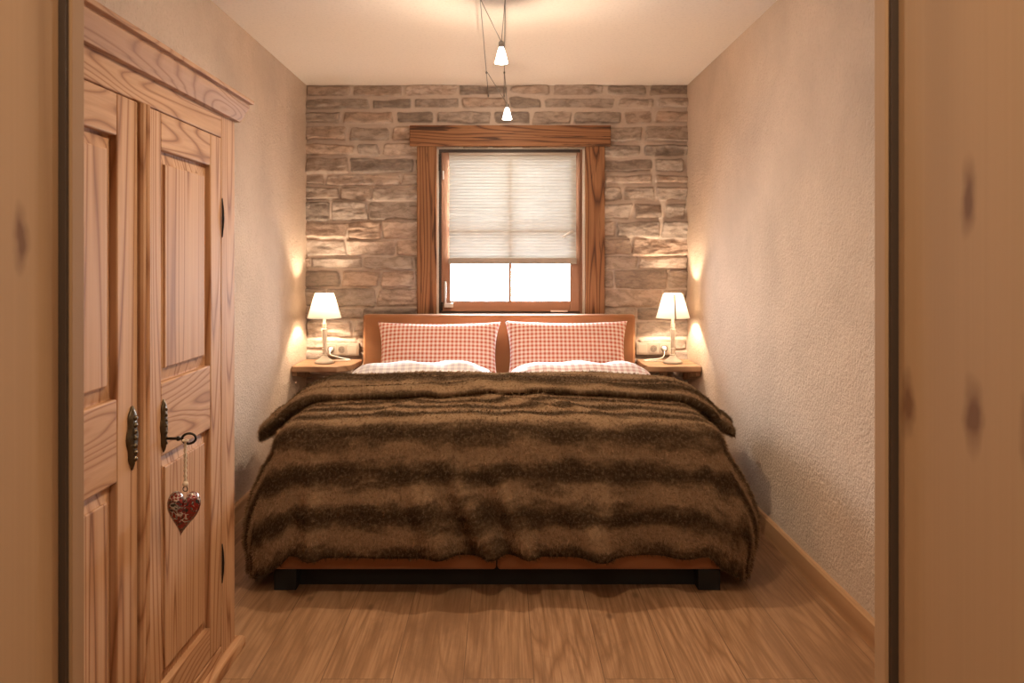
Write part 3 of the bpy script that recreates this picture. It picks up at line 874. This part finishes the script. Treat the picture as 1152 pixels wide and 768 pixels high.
# ---- fur throw
ZT = .604
HWB, YBK, YFR, R_ = .785, 4.03, 3.075, .10
LT = YBK - YFR
FUR_PHASE = LT + .085
M['fur'] = fur_mat('brown_faux_fur_backing', False); M['fur_pile'] = fur_mat('brown_faux_fur_pile', True)
def drape(s, t, off=0.0):
    """cloth coordinates (s across the bed, t from the back edge towards the foot) -> point"""
    s = np.asarray(s, float); t = np.asarray(t, float)
    cx = -.012
    a = np.clip(np.abs(s) - HWB, 0, None); b = np.clip(t - LT, 0, None)
    sg = np.sign(s)
    mx = np.maximum(a, b); hyp = np.sqrt(a * a + b * b) + 1e-9
    dirx, diry = a / hyp * sg, -b / hyp
    corner = 2 * (a / hyp) * (b / hyp)
    d = mx * (1 + .17 * corner) + .0
    R = R_
    lim = R * PI / 2
    out = np.where(d < lim, R * np.sin(np.minimum(d, lim) / R), R + .12 * np.sin(np.clip((d - lim) / .30, 0, 1.35) * PI / 2) * (.62 + .38 * (a / hyp)))
    dn = np.where(d < lim, R * (1 - np.cos(np.minimum(d, lim) / R)), R + (d - lim))
    bx = np.clip(s, -HWB, HWB); by = YBK - np.clip(t, -.2, LT)
    # folds
    per = np.where(b > a, bx + (a - b) * 0, sg * (HWB + (by - YFR) * 1.0 + .2))
    hang = sstep(.10, .45, d)
    fold = .045 * fbm(per * 3.4 + 5, d * 1.3 + t * 0, 13, 3) * hang * 2
    # three slanting creases on the foot, leaning towards the middle
    for c0, sl, am, wd_ in ((-.16, .52, .075, .034), (.0, .44, .055, .030), (-.32, .40, .042, .036), (.22, .6, .030, .05), (.42, -.15, .040, .05), (-.70, .02, .060, .032), (.66, .1, .036, .05)):
        line = bx - (c0 + sl * (d - .25))
        fold = fold + am * np.exp(-(line / wd_) ** 2) * hang * (b > 0)
    out = out + fold
    crown = .022 * (1 - (bx / (HWB + .05)) ** 2) + .016 * fbm(bx * 2.5 + 3, by * 2.5, 4, 3) * 2 - .006 * np.exp(-((bx + .01) / .06) ** 2)
    for c0, c1, sl, am in ((.10, 3.35, -.9, .016), (.30, 3.28, -.6, .012), (-.42, 3.30, .4, .010)):
        crown = crown + am * np.exp(-(((bx - c0) - sl * (by - c1)) / .035) ** 2) * np.exp(-((by - c1) / .25) ** 2)
    z = ZT + crown * np.exp(-d * 4) - dn
    x = cx + bx + dirx * out; y = by + diry * out
    return np.stack([x, y, z], -1)
def drape_n(s, t):
    e = .004
    du = drape(s + e, t) - drape(s - e, t); dv = drape(s, t + e) - drape(s, t - e)
    n = np.cross(dv, du)
    n = n / (np.linalg.norm(n, axis=-1, keepdims=True) + 1e-9)
    n = np.where(n[..., 2:3] < -.2, -n, n)
    return n
throw = empty('fur_throw', (-.012, 3.4, .08))
tag(throw, 'brown banded faux fur throw spread over the bed and hanging to the floor end', 'throw blanket')
sm = HWB + .60
nu, nv = 190, 120
SU, TV = np.meshgrid(np.linspace(-sm, sm, nu), np.linspace(.02, LT + .512, nv), indexing='ij')
a_ = np.abs(SU) - HWB; b_ = TV - LT
# hem: wavy
k = 1 + .012 * fbm(SU * 3, TV * 3, 9, 2)
P = drape(SU * k, TV)
P[..., 2] = np.maximum(P[..., 2], .045 + .0 * P[..., 2])
uv = np.stack([SU, TV], -1).reshape(-1, 2)
cover = mesh_grid('fur_cover', P.reshape(-1, 3), nu, nv, [M['fur'], M['fur_pile']], throw, uv=uv)
cover.location = -Vector(throw.location)
sol = cover.modifiers.new('thick', 'SOLIDIFY'); sol.thickness = .010; sol.offset = -1
# turned-back band along the top
ns, nt_ = 170, 48
th = np.linspace(0, 2 * PI, nt_, endpoint=False)
sv = np.linspace(-(HWB + .27), HWB + .255, ns)
TH, SV = np.meshgrid(th, sv, indexing='ij')
edge = sstep(0, .05, np.minimum(SV - sv[0], sv[-1] - SV)) ** .5
tc = .27; tw = .27 + .03 * fbm(SV * 2, SV * 0, 3, 2)
ct, st_ = np.cos(TH), np.sin(TH)
T2 = tc + tw * np.sign(ct) * np.abs(ct) ** .75 * (.85 + .15 * edge) + .04 * fbm(SV * 1.6, SV * 0 + 2, 8, 2)
hh = .033 + (.029 + .012 * sstep(.6, 1.0, np.abs(SV))) * np.sign(st_) * np.abs(st_) ** .7 * edge
ridge = (.011 * np.cos((T2 - .06 + .05 * SV) * 2 * PI / .19) + .012 * fbm(SV * 4, T2 * 9, 5, 2)) * (st_ > 0) * np.abs(st_)
Pb = drape(SV, np.clip(T2, -.1, 1.0)); Nb = drape_n(SV, np.clip(T2, -.1, 1.0))
PB = Pb + Nb * (hh + ridge)[..., None]
PB[..., 0] += np.sign(SV) * .10 * sstep(HWB - .02, HWB + .26, np.abs(SV)); PB[..., 2] += .03 * sstep(HWB + .05, HWB + .26, np.abs(SV))
uvb = np.stack([SV, T2 + .05], -1).reshape(-1, 2)
band = mesh_grid('turned_back_edge', PB.reshape(-1, 3), nt_, ns, [M['fur'], M['fur_pile']], throw, uv=uvb, wrap_u=True)
band.location = -Vector(throw.location)
# close the ends of the roll
bmx = bmesh.new(); bmx.from_mesh(band.data)
bmesh.ops.holes_fill(bmx, edges=[e for e in bmx.edges if e.is_boundary], sides=0)
bmesh.ops.recalc_face_normals(bmx, faces=bmx.faces)
bmx.to_mesh(band.data); bmx.free()
for p in band.data.polygons: p.use_smooth = True

def add_fur(o, count, length, seed):
    md = o.modifiers.new('fur', 'PARTICLE_SYSTEM')
    ps = md.particle_system; ps.seed = seed
    s = ps.settings
    s.type = 'HAIR'; s.count = count // 9; s.child_type = 'INTERPOLATED'; s.child_percent = 1; s.rendered_child_count = 9
    s.clump_factor = .45; s.clump_shape = .2; s.child_length = 1.0; s.roughness_1 = .004; s.roughness_2 = .004; s.child_parting_factor = 0; s.hair_length = length; s.hair_step = 3; s.render_step = 3; s.display_step = 2
    s.emit_from = 'FACE'; s.use_emit_random = True; s.use_even_distribution = True
    s.use_advanced_hair = True
    s.normal_factor = length * .15
    s.factor_random = length * .12
    s.object_align_factor = (0, -length * .02, -length * .06)
    s.brownian_factor = 0.0
    s.length_random = .35
    s.root_radius = 1.0; s.tip_radius = .25; s.radius_scale = .0011
    s.material = 2
    s.render_type = 'PATH'
FURN = 260000
add_fur(cover, FURN, .016, 3)
add_fur(band, FURN // 3, .016, 5)

# ------------------------------------------------------------------ bedside shelves
def shelf_board(name, outline, lab, brackets):
    zt, zb2 = .610, .574
    cx = sum(p[0] for p in outline) / len(outline); cy = sum(p[1] for p in outline) / len(outline)
    root = empty(name, (cx, cy, zb2))
    tag(root, lab, 'shelf', 'bedside shelves')
    bm = BM()
    path = [(p[0], p[1]) for p in outline]
    prism(bm, path, 'z', zb2, zt)
    lchild('board', bm, M['shelf'], root, bevel=.007, seg=3)
    for (x0, x1, y0, y1, z0) in brackets:
        bm = BM(); prism(bm, [(y1, zb2 + .0002), (y1, z0), (y1 - .03, z0), (y0, zb2 - .025), (y0, zb2 + .0002)], 'x', x0, x1)
        lchild('bracket', bm, M['shelf'], root, bevel=.003)
    return root
def live(p0, p1, n, amp, seed):
    out = []
    for i in range(n):
        t_ = i / n
        w = amp * (float(fbm(t_ * 4 + seed, seed * 1.3, seed, 3)) * 2) * math.sin(PI * t_)
        dx, dy = p1[0] - p0[0], p1[1] - p0[1]
        L_ = math.hypot(dx, dy)
        out.append((p0[0] + dx * t_ + dy / L_ * w, p0[1] + dy * t_ - dx / L_ * w))
    return out
A = [(XL + .003, 5.052)] + live((XL + .003, 4.712), (-1.0, 4.700), 8, .012, 2) + live((-1.0, 4.70), (-.925, 4.775), 4, .006, 3) + live((-.925, 4.775), (-.905, 5.052), 6, .008, 4) + [(-.905, 5.052)]
shelf_board('bedside_shelf', A, 'thick wooden bedside shelf with a rounded corner in the wall corner near the wardrobe', [(XL + .004, XL + .036, 4.725, 5.05, .50)])
B = [(.872, 5.052)] + live((.868, 4.86), (.884, 4.715), 4, .005, 5) + live((.884, 4.715), (XR - .003, 4.705), 8, .010, 6) + [(XR - .003, 4.705), (XR - .003, 5.052)]
shelf_board('bedside_shelf', B, 'thick wooden bedside shelf with a straight front by the bare plaster wall', [(XR - .040, XR - .006, 4.725, 5.05, .48), (1.02, 1.05, 4.93, 5.05, .42)])

# ------------------------------------------------------------------ table lamps
WARM = (1.0, .79, .56)
def lamp_light(name, loc, power, radius=.02, col=WARM):
    l = bpy.data.lights.new(name, 'POINT'); l.energy = power; l.color = col; l.shadow_soft_size = radius
    o = bpy.data.objects.new(name, l); o.location = loc; COL.objects.link(o); return o
def table_lamp(x, y, lab, cord_pts, seams, rot):
    root = empty('table_lamp', (x, y, .611))
    tag(root, lab, 'lamp', 'bedside table lamps')
    bm = BM()
    lathe(bm, [(0, 0), (.058, 0), (.060, .004), (.059, .012), (.050, .017), (.034, .028), (.022, .038), (.018, .046), (0, .046)], 36)
    obj('lamp_base', bm, M['white_ceramic'], root, smooth=True)
    bm = BM()
    lathe(bm, [(0, .046), (.017, .046), (.019, .052), (.013, .056), (.0125, .08), (.016, .084), (.016, .09), (.0115, .096), (.0155, .175), (.0155, .20), (.0175, .205), (.0175, .212), (.011, .216), (.013, .225), (.013, .245), (.009, .25), (.009, .29), (0, .29)], 8, ring0=PI / 8)
    obj('lamp_stem', bm, M['white_ceramic'], root)
    zb2, zt2, rb, rt = .282, .432, .104, .060
    bm = BM(); seg = 48
    lathe(bm, [(rb, zb2), (rt, zt2)], seg); 
    sh = obj('lamp_shade', bm, M['shade'], root, smooth=True); sh.rotation_euler = (0, 0, rot)
    for a in seams:
        bm = BM()
        tube(bm, [(rb * math.cos(a) * 1.004, rb * math.sin(a) * 1.004, zb2), (rt * math.cos(a) * 1.006, rt * math.sin(a) * 1.006, zt2)], .0042, 6)
        obj('seam', bm, M['dark_seam'], sh)
    for rr, z in ((rb, zb2), (rt, zt2)):
        bm = BM(); tube(bm, [(rr * math.cos(a), rr * math.sin(a), z) for a in [2 * PI * i / 40 for i in range(40)]], .0016, 6, closed=True)
        obj('rim', bm, M['white_ceramic'], sh, smooth=True)
    bm = BM(); tube(bm, [(-rt, 0, zt2 - .002), (0, 0, zt2 - .02), (rt, 0, zt2 - .002)], .0012, 6); obj('shade_carrier', bm, M['steel'], sh)
    bm = BM(); lathe(bm, [(0, .288), (.012, .290), (.018, .308), (.019, .322), (.014, .335), (0, .341)], 20)
    obj('bulb', bm, M['bulb'], root, smooth=True)
    bm = BM(); tube(bm, smooth_path([Vector(p) - root.location for p in cord_pts], 8), .003, 8)
    c = obj('cord', bm, M['plastic_white'], root, smooth=True)
    bm = BM(); e = Vector(cord_pts[-1]) - root.location
    tube(bm, [e + Vector((0, -.012, -.004)), e + Vector((0, .018, 0))], [.009, .017], 12); obj('plug', bm, M['plastic_white'], c, smooth=True)
    lamp_light('table_lamp_light', (x, y, .611 + .368), LAMP_W, .014)
    return root
LAMP_W = 12
M['dark_seam'] = plain('shade_seam', (.22, .13, .08), .8)
SOCK_Y = 5.058
zl = .672
sl = at(372, 393, SOCK_Y - .02); sr = at(747.5, 392, SOCK_Y - .02)
table_lamp(at(365, 400, 4.86).x, 4.86, 'lit white table lamp on the bedside shelf near the wardrobe',
           [(at(365, 400, 4.86).x + .03, 4.90, .617), (-1.0, 4.93, .616), (-.93, 4.90, .617), (-.898, 4.90, .605), (-.897, 4.93, .52), (-.92, 4.98, .50)][:1] + [(-1.03, 4.94, .616), (-.97, 4.97, .616), (-1.02, 5.00, .622), (sl.x + .01, 5.00, .645), (sl.x, SOCK_Y - .024, sl.z)], [], 0)
table_lamp(at(757, 400, 4.86).x, 4.86, 'lit white table lamp with a dark seam on its shade by the bare plaster wall',
           [(at(757, 400, 4.86).x - .03, 4.90, .617), (.98, 4.92, .616), (.90, 4.93, .616), (.93, 4.98, .617), (sr.x - .02, 5.00, .628), (sr.x, SOCK_Y - .024, sr.z)], [-PI / 2 - .06], 0)

# ---- wall sockets
def sockets(name, px0, pitch, pyc, kinds, lab):
    xc = wx(px0, SOCK_Y); zc = wz(pyc, SOCK_Y)
    w = pitch
    root = empty(name, (xc, SOCK_Y, zc))
    tag(root, lab, 'wall socket', 'socket plates beside the bed')
    bm = BM(); box(bm, -w * 1.5 - .005, w * 1.5 + .005, 0, .040, -.040, .040); obj('socket_surround', bm, M['plate'], root, bevel=.003)
    for i, kd in enumerate(kinds):
        cx = (i - 1) * w
        bm = BM()
        box(bm, cx - .030, cx + .030, -.004, .004, -.030, .030)
        if kd == 'socket':
            r = obj('socket_insert', bm, M['plate'], root, bevel=.002)
            bm = BM(); lathe(bm, [(.0, .001), (.0195, .001), (.0205, -.0012), (.0225, 0)], 28)
            bmesh.ops.rotate(bm, verts=bm.verts, cent=(0, 0, 0), matrix=Matrix.Rotation(PI / 2, 3, 'X'))
            bmesh.ops.translate(bm, verts=bm.verts, vec=(cx, -.006, 0))
            w2 = obj('socket_well', bm, M['socket_in'], r, smooth=False)
            bm = BM()
            for dx in (-.0095, .0095):
                lathe(bm, [(0, .0), (.0028, 0)], 12)
                bmesh.ops.translate(bm, verts=[v for v in bm.verts if abs(v.co.x) < .004 and abs(v.co.y) < .004 and not v.tag], vec=(dx, 0, 0))
                for v in bm.verts: v.tag = True
            bmesh.ops.rotate(bm, verts=bm.verts, cent=(0, 0, 0), matrix=Matrix.Rotation(PI / 2, 3, 'X'))
            bmesh.ops.translate(bm, verts=bm.verts, vec=(cx, -.0075, 0))
            obj('contact_holes', bm, M['hole'], r)
        else:
            r = obj('light_switch', bm, M['plate'], root, bevel=.003)
    return root
sockets('wall_socket', 384.5, .071, 393, ['socket', 'socket', 'switch'], 'beige triple socket plate on the stone wall beside the lamp near the wardrobe')
sockets('wall_socket', 735.0, .071, 392, ['switch', 'socket', 'socket'], 'beige triple socket plate on the stone wall beside the lamp by the bare plaster wall')

# ------------------------------------------------------------------ cable lights on the ceiling
CA, CB, CZ = -.090, .012, 2.320
for x, lab in ((CA, 'thin ceiling cable nearer the wardrobe, strung below the ceiling to the stone wall'), (CB, 'thin ceiling cable above the bed middle, carrying both spotlights')):
    root = empty('ceiling_cable', (x, 5.06, CZ)); tag(root, lab, 'cable', 'ceiling cables')
    bm = BM(); tube(bm, [(0, .955 - 5.06, 0), (0, 0, 0)], .0022, 6); obj('wire', bm, M['cable'], root, smooth=True)
    bm = BM(); tube(bm, [(0, -.03, 0), (0, .01, 0)], .005, 10); obj('wall_anchor', bm, M['cable'], root)
    bm = BM(); tube(bm, [(0, 4.43 - 5.06 - .012, 0), (0, 4.43 - 5.06 + .012, 0)], .005, 10); obj('clamp', bm, M['cable'], root)
def glow_mat():
    m, nt, b, out = new_mat('frosted_lit_glass')
    b.inputs['Base Color'].default_value = (.95, .93, .9, 1); b.inputs['Roughness'].default_value = .3
    b.inputs['Emission Color'].default_value = (1, .93, .82, 1); b.inputs['Emission Strength'].default_value = 6
    return m
M['glow'] = glow_mat()
def spot(x, y, ztop, ya, lab, power, glow=.36):
    root = empty('ceiling_spotlight', (x, y, ztop)); tag(root, lab, 'spotlight', 'glass spotlights on the ceiling cables')
    bm = BM(); lathe(bm, [(0, .012), (.010, .012), (.012, .006), (.012, -.010), (.008, -.014), (0, -.014)], 18); obj('lamp_holder', bm, M['steel'], root, smooth=True)
    bm = BM(); lathe(bm, [(.010, -.012), (.016, -.03), (.024, -.062), (.029, -.080), (.026, -.080), (.021, -.062), (.012, -.03), (.008, -.014)], 28); obj('glass_shade', bm, M['glow'], root, smooth=True)
    bm = BM(); lathe(bm, [(0, -.03), (.006, -.035), (.008, -.055), (.005, -.066), (0, -.068)], 14); obj('bulb', bm, M['bulb'], root, smooth=True)
    for cx in (CA, CB):
        bm = BM(); tube(bm, [(0, 0, .010), (cx - x, ya - y, CZ - ztop)], .0016, 6); obj('hanging_arm', bm, M['cable'], root, smooth=True)
    l = bpy.data.lights.new('spot_beam', 'SPOT'); l.energy = power * .80; l.color = (1.0, .80, .58); l.shadow_soft_size = .016
    l.spot_size = math.radians(166); l.spot_blend = .9
    so = bpy.data.objects.new('spot_beam', l); so.location = (x, y, ztop - .085); COL.objects.link(so)
    lamp_light('spot_glow', (x, y, ztop - .112), power * glow, .022, (1.0, .80, .60))
    return root
spot(at(564, 50, 3.37).x, 3.37, at(564, 50, 3.37).z, 3.17, 'lit glass ceiling spotlight hanging on two arms over the foot of the bed', 30)
spot(at(570.5, 119, 4.62).x, 4.62, at(570.5, 119, 4.62).z, 4.38, 'lit glass ceiling spotlight hanging just in front of the window', 5)
spot(at(564, 50, 3.37).x, 2.00, at(564, 50, 3.37).z, 1.85, 'lit glass ceiling spotlight on the cables closest to the doorway', 32, .11)

# ------------------------------------------------------------------ light
def area(name, loc, rot, sx, sy, power, col):
    l = bpy.data.lights.new(name, 'AREA'); l.shape = 'RECTANGLE'; l.size = sx; l.size_y = sy; l.energy = power; l.color = col
    o = bpy.data.objects.new(name, l); o.location = loc; o.rotation_euler = rot; COL.objects.link(o); return o
area('hall_fill_light', (0, .05, 2.36), (0, 0, 0), .4, .4, 13, (1.0, .80, .60))  # unseen fill light, added to brighten the jambs and room from the front
w = bpy.data.worlds.new('overcast_sky'); SC.world = w; w.use_nodes = True
bg = w.node_tree.nodes['Background']; bg.inputs[0].default_value = (.85, .925, 1.0, 1); bg.inputs[1].default_value = 52.0
portal = area('window_portal', (.05, 5.40, 1.44), (-PI / 2, 0, 0), .96, 1.08, 1, (1, 1, 1))
portal.data.cycles.is_portal = True

# ------------------------------------------------------------------ camera
cam = bpy.data.cameras.new('camera'); co = bpy.data.objects.new('camera', cam); COL.objects.link(co)
co.location = (0, 0, EYE); co.rotation_euler = (PI / 2, 0, 0)
cam.sensor_width = 36; cam.lens = F / 1152 * 36
cam.shift_x = (576 - 565) / 1152; cam.shift_y = -(384 - 292) / 1152
cam.clip_start = .02
cam.dof.use_dof = True; cam.dof.focus_distance = 3.3; cam.dof.aperture_fstop = 11.0
SC.camera = co
vs = SC.view_settings
vs.view_transform = 'Standard'; vs.look = 'None'; vs.gamma = 1; vs.use_curve_mapping = False
vs.exposure = 0.8
